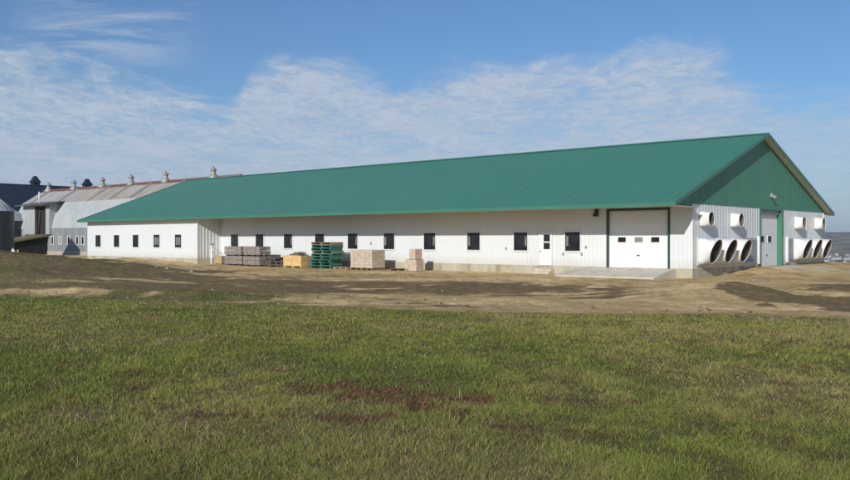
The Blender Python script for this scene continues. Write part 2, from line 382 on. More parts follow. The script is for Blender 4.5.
# ------------------------------------------------------------------ grass
def grass_mat():
    m, nt, b = node_mat('grass_blades')
    at = N(nt, 'ShaderNodeVertexColor', layer_name='blade'); nt.links.new(at.outputs['Color'], b.inputs['Base Color'])
    b.inputs['Roughness'].default_value = .8; b.inputs['Specular IOR Level'].default_value = .06
    tr = N(nt, 'ShaderNodeBsdfTranslucent'); nt.links.new(at.outputs['Color'], tr.inputs[0])
    ms = N(nt, 'ShaderNodeMixShader'); ms.inputs[0].default_value = .3
    nt.links.new(b.outputs[0], ms.inputs[1]); nt.links.new(tr.outputs[0], ms.inputs[2])
    nt.links.new(ms.outputs[0], nt.nodes['Material Output'].inputs[0])
    return m
def build_grass():
    n = 1100000
    # denser near the camera: r drawn with density falling with distance
    u = rng.random(n); r = 4.2*(60/4.2)**(u**1.0)
    a = np.radians(rng.uniform(-37, 37, n))
    n2 = 200000; n += n2                                # thinner sward out of the frame to both sides
    r = np.concatenate([r, 4.2*(36/4.2)**rng.random(n2)]); a = np.concatenate([a, np.radians(rng.uniform(37, 64, n2))*np.where(rng.random(n2) < .5, 1, -1)])
    x = r*np.sin(a); y = r*np.cos(a)
    x += .05*rng.standard_normal(n)*r*.06; y += .05*rng.standard_normal(n)*r*.06
    g, d, s, br = masks(x, y)
    clump = fbm(x*2.8, y*2.2, 80, 3) + .5*fbm(x*7.5, y*6.0, 84, 2)
    keep = rng.random(n) < g*(.70+.50*clump)*(1-.25*br)
    x, y, r, s, br, clump = [q[keep] for q in (x, y, r, s, br, clump)]
    n = len(x); z = height(x, y)-.005
    lush = 1.25*fbm(x*.5, y*.32, 81, 4)
    kind = rng.random(n)
    dry = kind < (.05 + .50*s + .06*S(0, 8, x))
    bro = rng.random(n) < br*1.05
    hgt = (.032+.010*lush+.032*np.clip(clump, -.2, .7)*(1-.5*S(10, 20, r)))*rng.uniform(.55, 1.6, n)*(1+.012*r)*(1-.5*S(23.5, 26.5, edge_s(x, y)))
    stalk = rng.random(n) < .010; hgt[stalk] *= rng.uniform(1.4, 2.2, stalk.sum())
    hgt = np.where(bro, hgt*rng.uniform(.5, 1.25, n)+.006, hgt)
    wid = np.maximum(.0018, .00030*r)*rng.uniform(.7, 1.4, n); wid[stalk] *= .7
    ang = rng.uniform(0, 2*PI, n); lean = rng.uniform(.2, 1.5, n)*hgt; lean = np.where(bro, hgt*1.6, lean)
    la = rng.uniform(0, 2*PI, n)
    wx, wy = np.cos(ang)*wid, np.sin(ang)*wid; lx, ly = np.cos(la)*lean, np.sin(la)*lean
    P = np.empty((n, 5, 3), np.float32)
    P[:, 0] = np.stack([x-wx, y-wy, z], -1); P[:, 1] = np.stack([x+wx, y+wy, z], -1)
    mx, my = x+lx*.35, y+ly*.35
    P[:, 2] = np.stack([mx+wx*.75, my+wy*.75, z+hgt*.6], -1); P[:, 3] = np.stack([mx-wx*.75, my-wy*.75, z+hgt*.6], -1)
    P[:, 4] = np.stack([x+lx, y+ly, z+hgt*np.where(bro, .7, 1.0)], -1)
    base = np.array([.168,.205,.042]); yel = np.array([.295,.275,.068]); strawc = np.array([.38,.310,.145]); brown = np.array([.245,.152,.074]); deep = np.array([.095,.145,.036])
    q = np.clip(.42+.9*lush+.3*rng.standard_normal(n), 0, 1)[:, None]
    c = deep*q + base*(1-q)
    yy = np.clip(.35+.45*S(-3, 6, x)+.95*fbm(x*.30, y*.16, 82, 4)+.25*rng.standard_normal(n), 0, 1)[:, None]*.75
    c = c*(1-yy)+yel*yy
    tanp = (S(.02, .55, fbm(x*.55, y*.30, 85, 4) + .25*fbm(x*2.2, y*1.5, 86, 3) + .06 + .30*S(-1, 9, x))*rng.uniform(.3, 1.0, n))[:, None]*.75
    c = c*(1-tanp) + np.array([.30,.245,.105])*tanp
    c = c*(1 + .34*np.clip(clump, -.6, .6))[:, None]
    k = rng.uniform(.6, 1.1, n)[:, None]
    c = np.where(dry[:, None], strawc*k, c)
    c = np.where(stalk[:, None], strawc*1.15, c)
    c = np.where(bro[:, None], brown*rng.uniform(.3, 1.5, n)[:, None], c)
    c = c*rng.uniform(.80, 1.38, n)[:, None]
    colr = np.ones((n, 5, 4), np.float32); colr[:, :, :3] = c[:, None, :]
    b0 = np.arange(n, dtype=np.int32)[:, None]*5
    loops = np.concatenate([b0+np.array([[0,1,2,3]], np.int32), b0+np.array([[3,2,4]], np.int32)], 1).ravel()
    starts = (np.arange(n, dtype=np.int32)[:, None]*7+np.array([[0, 4]], np.int32)).ravel()
    me = bpy.data.meshes.new('grass'); me.vertices.add(n*5); me.vertices.foreach_set('co', P.ravel())
    me.loops.add(len(loops)); me.loops.foreach_set('vertex_index', loops)
    me.polygons.add(2*n); me.polygons.foreach_set('loop_start', starts)
    me.update(calc_edges=True)
    ca = me.color_attributes.new('blade', 'FLOAT_COLOR', 'POINT'); ca.data.foreach_set('color', colr.ravel())
    me.materials.append(grass_mat())
    o = bpy.data.objects.new('grass', me); COL.objects.link(o)
    tag(o, 'short autumn pasture grass, green mixed with dry straw, across the foreground', 'grass', None, 'stuff')
build_grass()

# ------------------------------------------------------------------ the new barn
E_, O_ = .48, 3.13
NR, ZR, ZE = 10.16, 9.04, 4.17
NB, NBE = 22.58, 23.41
NS, T0, T1 = -2.415, 45.1, 64.99
TE = 65.69
ZB, ZT = .52, 4.06
slope = (ZR-ZE)/(NR+O_); slope_b = (ZR-ZE)/(NBE-NR)
barn = empty('dairy_barn', world(0, 0, 0), ROT, 'long white barn with a green metal roof and green gable', 'barn')

def ribbed(mb, a0, a1, P, top, z0, pitch=.30, rib=.05, dep=.009):
    """vertical ribbed sheet from a0 to a1; P(a, off, z) maps to local coords, top(a) gives the upper edge"""
    k = max(1, round((a1-a0)/pitch)); p = (a1-a0)/k; prof = []
    for i in range(k):
        a = a0+i*p; prof += [(a, 0), (a+p-rib*1.8, 0), (a+p-rib*1.3, dep), (a+p-rib*.5, dep)]
    prof.append((a1, 0))
    for (a, o), (b, q) in zip(prof, prof[1:]):
        mb.face([P(a, o, z0), P(b, q, z0), P(b, q, top(b)), P(a, o, top(a))])
G0, G1, GT = 1.47, 5.34, 3.90          # big door in the long wall
H0, H1, HT = 9.99, 13.73, 4.13         # big door in the gable
front = lambda a, o, z: (-a, -o, z)
fnt = MB(); flat = lambda z: (lambda a: z)
ribbed(fnt, 0, G0-.12, front, flat(ZT), ZB); ribbed(fnt, G1+.12, 9.35, front, flat(ZT), ZB); ribbed(fnt, 10.40, T0, front, flat(ZT), ZB)
ribbed(fnt, 9.35, 10.40, front, flat(ZT), 2.70)
ribbed(fnt, G0-.12, G1+.12, front, flat(ZT), GT+.1)
fnt.build('front_wall', M['white'], barn, False)
ew = MB(); ribbed(ew, T0, T1, lambda a, o, z: (-a, NS-o, z), flat(ZT), ZB); ew.build('projecting_wall', M['white'], barn, False)
rw = MB(); ribbed(rw, NS, 0, lambda a, o, z: (-T0+o, a, z), flat(ZT), ZB, .34, .06, .03); rw.build('recess_side_wall', M['white'], barn, False)
right = lambda a, o, z: (o, a, z)
gw = MB(); ribbed(gw, 0, H0-.12, right, flat(4.2), ZB, .42, .06, .014); gw.build('gable_wall', M['white'], barn, False)
gw = MB(); ribbed(gw, H1+.12, NB, right, flat(4.2), ZB, .42, .06, .014)
gw.build('gable_wall', M['white'], barn, False)
def roof_under(n): return (ZE-.10 + slope*(n+O_)) if n <= NR else (ZE-.10 + slope_b*(NBE-n))
gp = MB(); ribbed(gp, 0, NR, lambda a, o, z: (.012+o, a, z), roof_under, 4.2, .42, .06, .014); ribbed(gp, NR, NB, lambda a, o, z: (.012+o, a, z), roof_under, 4.2, .42, .06, .014)
gp.face([(.0, -O_+.15, 4.08), (.0, 0, 4.08), (.0, 0, roof_under(0)), (.0, -O_+.15, roof_under(-O_+.15))])
gp.build('gable_panel', M['green_wall'], barn, False)
bk = MB(); bk.face([(0,NB,0),(-T1,NB,0),(-T1,NB,ZT),(0,NB,ZT)]); bk.face([(-T1,NS,0),(-T1,NB,0),(-T1,NB,roof_under(NB)),(-T1,NR,roof_under(NR)),(-T1,NS,roof_under(NS))])
bk.build('rear_wall', M['white'], barn, False)
fd = MB()
fd.tn(.0, T0-.03, -.03, .25, -.6, ZB-.003); fd.tn(T0-.03, T1, NS-.03, NS+.25, -.6, ZB-.004); fd.tn(T0-.03, T0+.25, NS+.25, -.03, -.6, ZB-.005)
fd.tn(-.03, .0, -.03, H0-.1, -.6, ZB-.004); fd.tn(-.03, .0, H1+.1, NB, -.6, ZB-.004)
fd.build('foundation', M['concrete'], barn)
# corner and base trim
tr = MB(); tr.tn(-.05, .0, 0, .10, ZB, ZT); tr.tn(-.05, .12, -.05, -.0, ZB, ZT); tr.build('corner_trim', M['white'], barn); tr = MB(); tr.tn(T0-.05, T0, NS-.05, NS+.10, ZB, ZT); tr.tn(T0, T0+.12, NS-.05, NS, ZB, ZT); tr.build('corner_trim', M['white'], barn); tr = MB()
tr.tn(-.05, 0, NB-.12, NB+.03, ZB, 4.2)
tr.build('corner_trim', M['white'], barn)
# roof
rf = MB()
def slab(a, b, thick=.10):   # a, b: (n, z)
    rf.prism([(a[0],a[1]), (b[0],b[1]), (b[0],b[1]-thick), (a[0],a[1]-thick)], E_, -TE, 'x')
slab((-O_, ZE), (NR, ZR)); slab((NR+.001, ZR), (NBE, ZE))
x = E_-.4
while x > -TE:                                             # low standing ribs of the sheets
    for (n0, z0), (n1, z1) in (((-O_-.005, ZE), (NR, ZR)), ((NR, ZR), (NBE, ZE))):
        rf.prism([(n0,z0-.01), (n1,z1-.01), (n1,z1+.007), (n0,z0+.007)], x-.02, x+.02, 'x')
    x -= .92
roof = rf.build('roof', M['green_roof'], barn)
rc = MB(); rc.prism([(NR-.28, ZR-.06), (NR, ZR+.06), (NR+.28, ZR-.06), (NR, ZR+.02)], E_+.02, -TE-.02, 'x'); rc.build('ridge_cap', M['green_roof'], roof)
fa = MB(); fa.box(-TE-.03, E_+.03, -O_-.045, -O_-.006, ZE-.19, ZE+.012); fa.build('eave_fascia', M['green_trim'], roof)
rk = MB()
rk.prism([(-O_-.045, ZE+.03), (NR, ZR+.045), (NR, ZR-.17), (-O_-.045, ZE-.19)], E_+.003, E_+.04, 'x')
rk.prism([(NR, ZR+.045), (NBE+.04, ZE+.03), (NBE+.04, ZE-.19), (NR, ZR-.17)], E_+.003, E_+.04, 'x')
rk.build('rake_fascia', M['green_trim'], roof); rk = MB()
rk.prism([(-O_-.045, ZE+.03), (NR, ZR+.045), (NR, ZR-.17), (-O_-.045, ZE-.19)], -TE-.04, -TE-.003, 'x')
rk.build('rake_fascia', M['green_trim'], roof)
so = MB()
so.tn(.035, T0-.001, -O_+.0, -.001, ZT+.002, ZT+.02); so.tn(T0, T1, -O_, NS-.05, ZT+.004, ZT+.02); so.tn(-E_, .034, -O_, -.0, ZT-.075, ZT-.055); so.tn(T1, TE, -O_, NS, ZT-.075, ZT-.055)
so.prism([(NR, ZR-.16), (NBE, ZE-.17), (NBE, ZE-.15), (NR, ZR-.14)], .045, E_, 'x'); so.prism([(-O_, ZE-.17), (NR, ZR-.16), (NR, ZR-.14), (-O_, ZE-.15)], .045, E_, 'x')
so.build('soffit', M['soffit'], roof)
gt = MB(); gt.tn(-E_-.07, .3, -O_-.02, -O_+.02, 9, 9)   # (kept empty: no gutter in the photograph)

# windows of the long wall and of the projecting end
def window(t, n, w=1.0, z0=1.47, z1=2.645, blind=False, pale=0):
    f = MB(); a, b = t-w/2, t+w/2; y = n-.055
    f.tn(a-.09, b+.09, n-.0, y, z0-.09, z0); f.tn(a-.09, b+.09, n, y, z1, z1+.09); f.tn(a-.09, a, n, y, z0, z1); f.tn(b, b+.09, n, y, z0, z1)
    fr = f.build('window', M['white'], barn)
    g = MB(); g.tn(a, b, n-.01, n-.03, z0, z1); g.build('glass', M['glass'], fr)
    s = MB(); s.tn(a, a+.05, n-.031, n-.045, z0, z1); s.tn(b-.05, b, n-.031, n-.045, z0, z1); s.tn(a+.05, b-.05, n-.031, n-.045, z0, z0+.05); s.tn(a+.05, b-.05, n-.031, n-.045, z1-.05, z1)
    s.tn(t-.02, t+.02, n-.031, n-.044, z0+.05, z1-.05); s.build('sash', M['black'], fr)
    if blind:
        c = MB(); c.tn(a+.18, b-.12, n-.0305, n-.036, z0+.22, z1-.25); c.build('curtain', M['blind'], fr)
    elif pale:
        c = MB()
        if pale > 0: c.tn(a+.06, a+.22, n-.0305, n-.036, z0+.3, z1-.25)
        else: c.tn(b-.22, b-.06, n-.0305, n-.036, z0+.3, z1-.25)
        c.build('curtain', M['blind'], fr)
for k, t in enumerate((42.89, 39.31, 35.48, 31.54, 27.7, 23.77, 19.75, 15.74, 11.81, 7.85)):
    window(t, 0, 1.08, pale=(0, 0, 1, 0, 1, -1, 1, -1, 1, -1)[k])
for t in (62.7, 59.02, 55.44, 51.71, 48.1): window(t, NS, 1.02, blind=t < 54)

# overhead door, long wall
def overhead_door(name, P, w, z0, z1, wins, panels, mat, side):
    """P(u, d, z): u across, d outward depth"""
    d = MB(); h = (z1-z0)/panels
    def bx(mb, u0, u1, d0, d1, a, b):
        p, q = P(u0, d0, a), P(u1, d1, b)
        mb.box(min(p[0],q[0]), max(p[0],q[0]), min(p[1],q[1]), max(p[1],q[1]), a, b)
    for k in range(panels): bx(d, 0, w, -.06, 0, z0+k*h+.006, z0+(k+1)*h-.006)
    bx(d, 0, w, -.10, -.012, z0, z1)
    door = d.build(name, mat, barn)
    for i, (u, ww, a, b, m) in enumerate(wins):
        g = MB(); bx(g, u-ww/2-.05, u+ww/2+.05, .002, .02, a-.05, b+.05); pf = MB()
        wn = MB(); bx(wn, u-ww/2, u+ww/2, .021, .028, a, b); wn.build('door_window', m, door)
        gf = MB()
        bx(gf, u-ww/2-.05, u+ww/2+.05, .002, .03, a-.05, a); bx(gf, u-ww/2-.05, u+ww/2+.05, .002, .03, b, b+.05)
        bx(gf, u-ww/2-.05, u-ww/2, .002, .03, a, b); bx(gf, u+ww/2, u+ww/2+.05, .002, .03, a, b); gf.build('window_trim', mat, door)
    hn = MB(); bx(hn, w*.5-.08, w*.5+.08, .002, .05, z0+.72, z0+.78); hn.build('handle', M['black'], door)
    return door, bx
PF = lambda u, d, z: (-(G1-u), -(d-.10), z)
d1, bx1 = overhead_door('overhead_door', PF, G1-G0, ZB-.02, GT, [(.86,.52,2.02,2.32,M['glass']), (1.97,.52,2.02,2.32,M['glass_pale']), (3.03,.52,2.02,2.32,M['glass'])], 5, M['white_door'], 'front')
dt = MB(); dt.tn(G0-.12, G0, .10, -.06, ZB-.02, GT+.12); dt.tn(G1, G1+.12, .10, -.06, ZB-.02, GT+.12); dt.tn(G0, G1, .10, -.06, GT, GT+.12)
dt.build('door_frame', M['shaded_green'], barn)
PG = lambda u, d, z: (d-.28, H0+u, z)
d2, bx2 = overhead_door('overhead_door', PG, H1-H0, .40, HT-.02, [(1.05,.62,2.0,2.42,M['glass']), (2.35,.62,2.0,2.42,M['glass'])], 7, M['white_door'], 'gable')
d2['label'] = 'pale tall overhead door in the gable'
jt = MB(); jt.box(-.30, .06, H0-.12, H0, .3, HT); jt.box(-.30, .06, H1+.005, H1+.30, .3, HT); jt.box(-.30, .062, H0-.12, H1+.30, HT, HT+.12)
jt.build('door_jamb', M['green_trim'], barn)
hd = MB(); hd.box(-.26, -.1, H0, H1, HT-.28, HT-.002); hd.build('header_shade_strip', M['galv'], barn)  # grey strip stands in for the recess shade at the door head
# walk-in door
wd = MB(); wd.tn(9.42, 10.34, -.02, -.05, ZB+.02, 2.62)
wdoor = wd.build('entry_door', M['white_door'], barn)
fr = MB(); fr.tn(9.35, 9.42, .05, -.075, ZB, 2.70); fr.tn(10.34, 10.40, .05, -.075, ZB, 2.70); fr.tn(9.42, 10.34, .05, -.075, 2.62, 2.70); fr.build('door_frame', M['white'], wdoor)
for a, b in ((1.57, 1.98), (2.06, 2.50)):
    g = MB(); g.tn(9.53, 10.0, -.0505, -.058, a, b); g.build('door_window', M['glass'], wdoor)
kn = MB(); kn.tube((-10.24, -.05, 1.42), (-10.24, -.11, 1.42), .035); kn.build('handle', M['black'], wdoor)
# lights, outlets
lp = MB(); lp.box(-6.24, -6.02, -.14, 0, 3.80, 4.02); lp.prism([(-6.28, 3.6), (-5.98, 3.6), (-6.06, 3.80), (-6.20, 3.80)], -.30, -.06, 'y'); lp.build('wall_lamp', M['black'], barn)
lp2 = MB(); lp2.box(.04, .16, 11.7, 11.95, 5.0, 5.25); lp2.tube((.16, 11.82, 5.08), (.34, 11.82, 4.92), .09, 10, .13); lp2.build('gable_lamp', M['galv'], barn)
for t, z in ((6.9, 1.72), (8.55, 1.28), (7.2, 1.28), (13.0, 1.6), (25.7, 1.9)):
    b = MB(); b.tn(t-.06, t+.06, 0, -.06, z-.08, z+.08); b.build('outlet_box', M['galv'], barn)

# exhaust fans of the gable
def ring_sq(cx, n, z, half, seg=32, k=0.0, r=1.0):
    out = []
    for i in range(seg):
        a = 2*PI*(i+.5)/seg; c, s_ = math.cos(a), math.sin(a)
        q = half/max(abs(c), abs(s_)); rr = q*(1-k)+r*k
        out.append((cx, n+rr*c, z+rr*s_))
    return out
def fan(n, z, half, r, L, x0, blades=True, big=True, tilt=0.0):
    root = MB()
    prof = [(0, 0, half), (.12, 0, half)] + [(.12+(L-.12)*q, S(0, 1, np.array(q*1.05)).item(), half) for q in (.15,.3,.45,.6,.75,.9,1.0)]
    rings = [ring_sq(x0+d, n, z, hf, 32, k, r) for d, k, hf in prof]
    rings.append(ring_sq(x0+L+.02, n, z, half, 32, 1, r+.015)); rings.append(ring_sq(x0+L+.03, n, z, half, 32, 1, r-.012))
    inner = [ring_sq(x0+d, n, z, hf-.03, 32, k, r-.03) for d, k, hf in reversed(prof)]
    lean = lambda ring: [(p[0]+(p[2]-z)*tilt*max(0, min(1, (p[0]-x0-.12)/(L-.12))), p[1], p[2]) for p in ring]
    rings = [lean(q) for q in rings]; inner = [lean(q) for q in inner]
    root.rings(rings+inner[:1], True, True)
    o = root.build('exhaust_fan', M['fibre'], barn)
    ic = MB(); ic.rings(inner, True, True); ic.build('cone_lining', M['lining'], o)
    bk = MB(); bk.face(ring_sq(x0+.05, n, z, half-.031)); 
    bk.build('shutter', M['fan_grey'], o, False)
    bl = MB(); R = r*.86
    for k in range(6):
        a = 2*PI*k/6+.2; ca, sa = math.cos(a), math.sin(a); w = r*.20
        for sgn in (1,):
            p = [(x0+.20, n+R*.16*ca-w*.4*sa, z+R*.16*sa+w*.4*ca), (x0+.13, n+R*.16*ca+w*.4*sa, z+R*.16*sa-w*.4*ca),
                 (x0+.13, n+R*ca+w*sa, z+R*sa-w*ca), (x0+.23, n+R*ca-w*sa, z+R*sa+w*ca)]
            bl.face(p); bl.face([(q[0]+.012, q[1], q[2]) for q in reversed(p)])
    bl.tube((x0+.1, n, z), (x0+.27, n, z), r*.17, 12); bl.build('fan_blades', M['blade'], o)
    if big:
        gd = MB()
        for rr in (r*.35, r*.62, r*.86):
            ring = [(p[0]+(p[2]-z)*tilt*.8, p[1], p[2]) for p in ring_sq(x0+L-.10, n, z, 1, 28, 1, rr)]
            for a, b in zip(ring, ring[1:]+ring[:1]): gd.tube(a, b, .008, 4, None, False)
        for k in range(8):
            a = PI*k/8*2; gd.tube((x0+L-.10, n, z), (x0+L-.10+(r-.04)*math.sin(a)*tilt*.8, n+(r-.04)*math.cos(a), z+(r-.04)*math.sin(a)), .008, 4, None, False)
        gd.build('wire_guard', M['fan_grey'], o)
    return o
for n in (1.30, 5.60, 16.65, 20.85): fan(n, 3.36, .43, .41, .52, .03, big=False)
for n in (1.32, 3.46, 5.70, 16.55, 18.67, 20.80): fan(n, 1.50, .74, .69, .70, .10, tilt=.34)
def fan_bay(n0, n1, s0, s1):
    b = MB(); b.box(.035, .10, n0, n1, .70, 2.32)
    o = b.build('fan_housing', M['white'], barn)
    g = MB(); g.box(.101, .13, s0, s1, .76, 2.26)
    k = .80
    while k < 2.16:
        g.face([(.131, s0+.04, k+.10), (.131, s1-.04, k+.10), (.172, s1-.04, k), (.172, s0+.04, k)])
        k += .12
    g.build('louvre', M['galv'], o)
    p = MB(); p.box(.10, .24, n1-.06, n1+.05, .62, 2.40) if n0 < 5 else p.box(.10, .24, n0-.05, n0+.06, .62, 2.40)
    p.build('corner_post', M['white'], o)
fan_bay(.50, 9.35, 6.75, 9.15); fan_bay(14.45, 21.65, 14.62, 15.72)

# door apron, gable slab, step
ap = MB(); ap.prism([(-.035, ZB-.03), (-.035, -.3), (-2.75, -.3), (-2.75, .08), (-.6, ZB-.06)], -7.35, -.95, 'x')
o = ap.build('apron', M['slab'], None); o.location = world(0, 0, 0); o.rotation_euler = (0, 0, ROT); o['kind'] = 'structure'
sl = MB(); sl.prism([(-.02, .42), (-.02, -.4), (7.6, -.4), (7.6, .03), (.8, .41)], H0-.5, H1+.5, 'y')
o = sl.build('pavement', M['slab'], None); o.location = world(0, 0, 0); o.rotation_euler = (0, 0, ROT); o['kind'] = 'structure'
st = MB(); st.box(-.62, .62, -.32, 0, -.3, .34); st.box(-.62, .62, -.62, -.322, -.3, .17)
o = st.build('door_step', M['slab'], None); o.location = world(9.85, -.035, 0); o.rotation_euler = (0, 0, ROT)
tag(o, 'grey concrete double step below the white entry door', 'step')

# ------------------------------------------------------------------ the old gambrel barn
old = empty('old_barn', world(0, 0, 0), ROT, 'old grey barn with a rusting gambrel roof and ball ventilators', 'barn')
n0, OL, OR = 13.0, 119.1, 66.3
prof = [(0, 4.12), (.45, 5.8), (1.6, 7.85), (5.0, 10.12)]
prof_b = [(10-a, z) for a, z in reversed(prof)]
w = MB(); w.tn(OL-.2, OR, n0, n0+.25, -.5, 4.12); w.build('stable_wall', M['old_wall'], old)
wb = MB(); wb.tn(OL-.19, OR, n0-.06, n0, -.5, .55); wb.build('stone_base', M['wallstone'], old)
g = MB(); pts = [(n0+.01, -.5)]+[(n0+a, z-.06) for a, z in prof+prof_b[1:]]+[(n0+9.99, -.5)]
g.prism(pts, -OL+.2, -OL+.45, 'x'); g.build('end_wall', M['old_wall'], old); g = MB(); g.prism(pts, -OR-.4, -OR-.2, 'x'); g.build('end_wall', M['old_wall'], old)
lo = MB()
for (a, z), (b, y) in list(zip(prof[:3], prof[1:3]))+list(zip(prof_b[1:], prof_b[2:])):
    ov = .30 if z == 4.12 else 0
    lo.prism([(n0+a-ov*.3, z-ov*.9), (n0+b, y), (n0+b+.1, y-.05), (n0+a-ov*.3+.1, z-ov*.9-.05)], -OL, -OR, 'x')
for k in range(52):
    xx = -OR-.6-k*1.0
    lo.prism([(n0-.02, 4.15), (n0+.43, 5.82), (n0+1.58, 7.87), (n0+1.64, 7.86), (n0+.5, 5.8), (n0+.05, 4.15)], xx-.02, xx+.02, 'x')
lo.build('lower_roof', M['old_white'], old)
up = MB(); (a, z), (b, y) = prof[2], prof[3]
up.prism([(n0+a-.12, z-.06), (n0+b, y), (n0+b, y-.1), (n0+a-.08, z-.14)], -OL-.05, -OR, 'x'); up.prism([(n0+b, y), (n0+10-a+.12, z-.06), (n0+10-a, z-.16), (n0+b, y-.1)], -OL-.05, -OR, 'x')
xx = -OR-.25
while xx > -OL:
    up.prism([(n0+a-.12, z-.07), (n0+b, y-.01), (n0+b, y+.05), (n0+a-.12, z+.0)], xx-.07, xx+.07, 'x'); xx -= .75
upper = up.build('upper_roof', M['rust_roof'], old)
for t in (116.3, 107.2, 97.6, 91.6, 86.2, 78.0):
    s_ = MB(); s_.prism([(n0+a-.9, z-.55 if False else z-.02), (n0+a-.9, z-.2), (n0+a, z+.06), (n0+b-.25, y-.03), (n0+b-.25, y-.10), (n0+a, z-.05)], -t-.38, -t+.38, 'x') if False else s_.prism([(n0+a-.14, z-.05), (n0+b-.3, y-.16), (n0+b-.3, y-.09), (n0+a-.14, z+.03)], -t-.36, -t+.36, 'x')
    s_.build('skylight_strip', M['strip'], upper)
rdg = MB(); rdg.prism([(n0+5-.3, y-.14), (n0+5, y+.09), (n0+5.3, y-.14)], -OL-.06, -OR, 'x'); rdg.build('ridge_cap', simple('rust_ridge', (.13,.055,.04), (.24,.12,.085), 2, .8), upper)
er = MB(); er.tn(OR-.05, 69.5, n0+a-.1, n0+a+.02, z-.06, z+.1); er.prism([(n0+a, z+.08), (n0+b, y+.07), (n0+b, y+.02), (n0+a, z+.02)], -70.5, -OR, 'x'); er.build('grey_sheet', M['galv'], upper)
for t in (117.5, 109.0, 100.2, 92.1, 83.2, 72.2):
    v = MB(); v.lathe([(.0,-.3),(.70,-.3),(.62,0),(.36,.38),(.30,.48),(.30,.78),(.46,.86),(.42,.96),(.18,1.14),(.10,1.30),(.0,1.34)], (-t, n0+5, 10.12), 14)
    v.build('roof_ventilator', M['vent'], old)
for t in (105.5, 103.0, 100.4, 97.9, 96.3, 94.0, 91.5, 89.0, 86.5):
    f = MB(); f.tn(t-.52, t+.52, n0-.05, n0, 1.45, 1.57); f.tn(t-.52, t+.52, n0-.05, n0, 2.62, 2.74); f.tn(t-.52, t-.30, n0-.05, n0, 1.57, 2.62); f.tn(t+.30, t+.52, n0-.05, n0, 1.57, 2.62)
    fr = f.build('window', M['window_white'], old)
    p = MB(); p.tn(t-.30, t+.30, n0-.008, n0-.02, 1.57, 2.62); p.build('glass', M['glass'] if t != 103.0 else M['galv'], fr)
# dormer with the tall loft door
DT0, DT1, DZ = 105.7, 114.4, 7.55
dm = MB()
dm.tn(110.5, DT1, n0-.40, n0+.1, 3.0, DZ-.15); dm.tn(DT0, 106.9, n0-.40, n0+.1, 3.0, DZ); dm.tn(106.9, 110.5, n0-.40, n0+.1, DZ-.35, DZ)
for t in (DT0, DT1-.1): dm.prism([(n0+.1, 4.3), (n0+2.6, 8.4 if False else DZ), (n0+.1, DZ)], -t-.1, -t, 'x')
dorm = dm.build('dormer', simple('dull_dormer_boards', (.27,.29,.295), (.38,.40,.40), 1.2, .75, 0, (1,1,.2)), old)
dr = MB(); dr.prism([(n0-1.5, DZ-.15), (n0+2.4, DZ+.55), (n0+2.4, DZ+.43), (n0-1.5, DZ-.27)], -DT1-.5, -DT0+.9, 'x'); dr.build('dormer_roof', M['dormer'], dorm)
dv = MB(); dv.tn(106.9, 110.5, n0-.10, n0-.04, 3.0, DZ-.35); dv.build('loft_doorway', M['void'], dorm)  # flat dark panel stands in for the unlit loft inside
dl = MB(); dl.tn(110.05, 110.5, n0-.35, n0-.1, 3.0, DZ-.35); dl.tube((-109.6, n0-.22, 3.0), (-109.0, n0-.22, 6.8), .16, 8, .10); dl.build('sliding_door_edge', M['brown'], dorm)
pp = MB(); pp.tube((-110.5, n0+.3, DZ), (-110.5, n0+.3, DZ+1.9), .09, 8); pp.build('vent_pipe', M['pipe'], dorm)
ld = MB()
for t in (116.9, 117.9): ld.tube((-t, n0-.12, 3.6), (-t, n0-.12, 6.6), .035, 6)
for k in range(7): ld.tube((-116.9, n0-.12, 3.8+.45*k), (-117.9, n0-.12, 3.8+.45*k), .03, 6)
ld.build('wall_ladder', M['galv'], old)

# high drive up to the loft door
rp = empty('loft_ramp', world(109.3, n0, 0), ROT, 'dark earth topped ramp rising to the open loft door of the old barn', 'ramp')
L_ = 11.0
dk = MB(); dk.prism([(0, 3.02), (-5.0, 2.15), (-L_, .75), (-L_, .45), (-5.0, 1.85), (0, 2.7)], -2.6, 2.7, 'x'); dk.build('deck', M['drytop'], rp)
sd = MB(); sd.prism([(-.2, 2.72), (-5.0, 1.87), (-L_+.4, .5), (-L_+.4, -.6), (-.2, -.6)], -2.4, 2.25, 'x'); sd.build('side_shade_fill', M['rampside'], rp)  # solid fill stands in for the darkness below the deck

# ------------------------------------------------------------------ navy barn behind
nv = empty('navy_barn', world(0, 0, 0), ROT, 'big dark navy roofed barn rising behind the old grey barn', 'barn')
r_ = MB(); r_.prism([(-150, 12.9), (-136, 5.6), (-136, 5.4), (-150, 12.7)], 4, 62, 'y'); r_.prism([(-150, 12.9), (-164, 5.6), (-164, 5.4), (-150, 12.7)], 4, 62, 'y')
for k in range(58): r_.prism([(-149.9, 12.85), (-136.05, 5.62), (-136.05, 5.67), (-149.9, 12.92)], 4.4+k*1.0, 4.46+k*1.0, 'y')
nroof = r_.build('roof', M['navy'], nv)
nr2 = MB(); nr2.box(-150.25, -149.75, 3.95, 62.05, 12.80, 12.96); nr2.build('ridge_cap', M['navy'], nroof)
wl = MB(); wl.prism([(-163.5, -1), (-136.5, -1), (-136.5, 5.5), (-150, 12.6), (-163.5, 5.5)], 4.4, 61.6, 'y'); wl.build('wall', M['navy'], nv)
for n in (30.5, 41.2):
    c = MB(); c.box(-150.6, -149.4, n-.7, n+.7, 12.4, 13.4)
    c.rings([[(-150+sx*q, n+sy*q*1.1, zz) for sx, sy in ((-1,-1),(1,-1),(1,1),(-1,1))] for q, zz in ((.85,13.4),(.75,13.55),(.40,14.25),(.30,14.6),(.02,14.72))], True, False)
    c.build('roof_cupola', M['navy'], nroof)

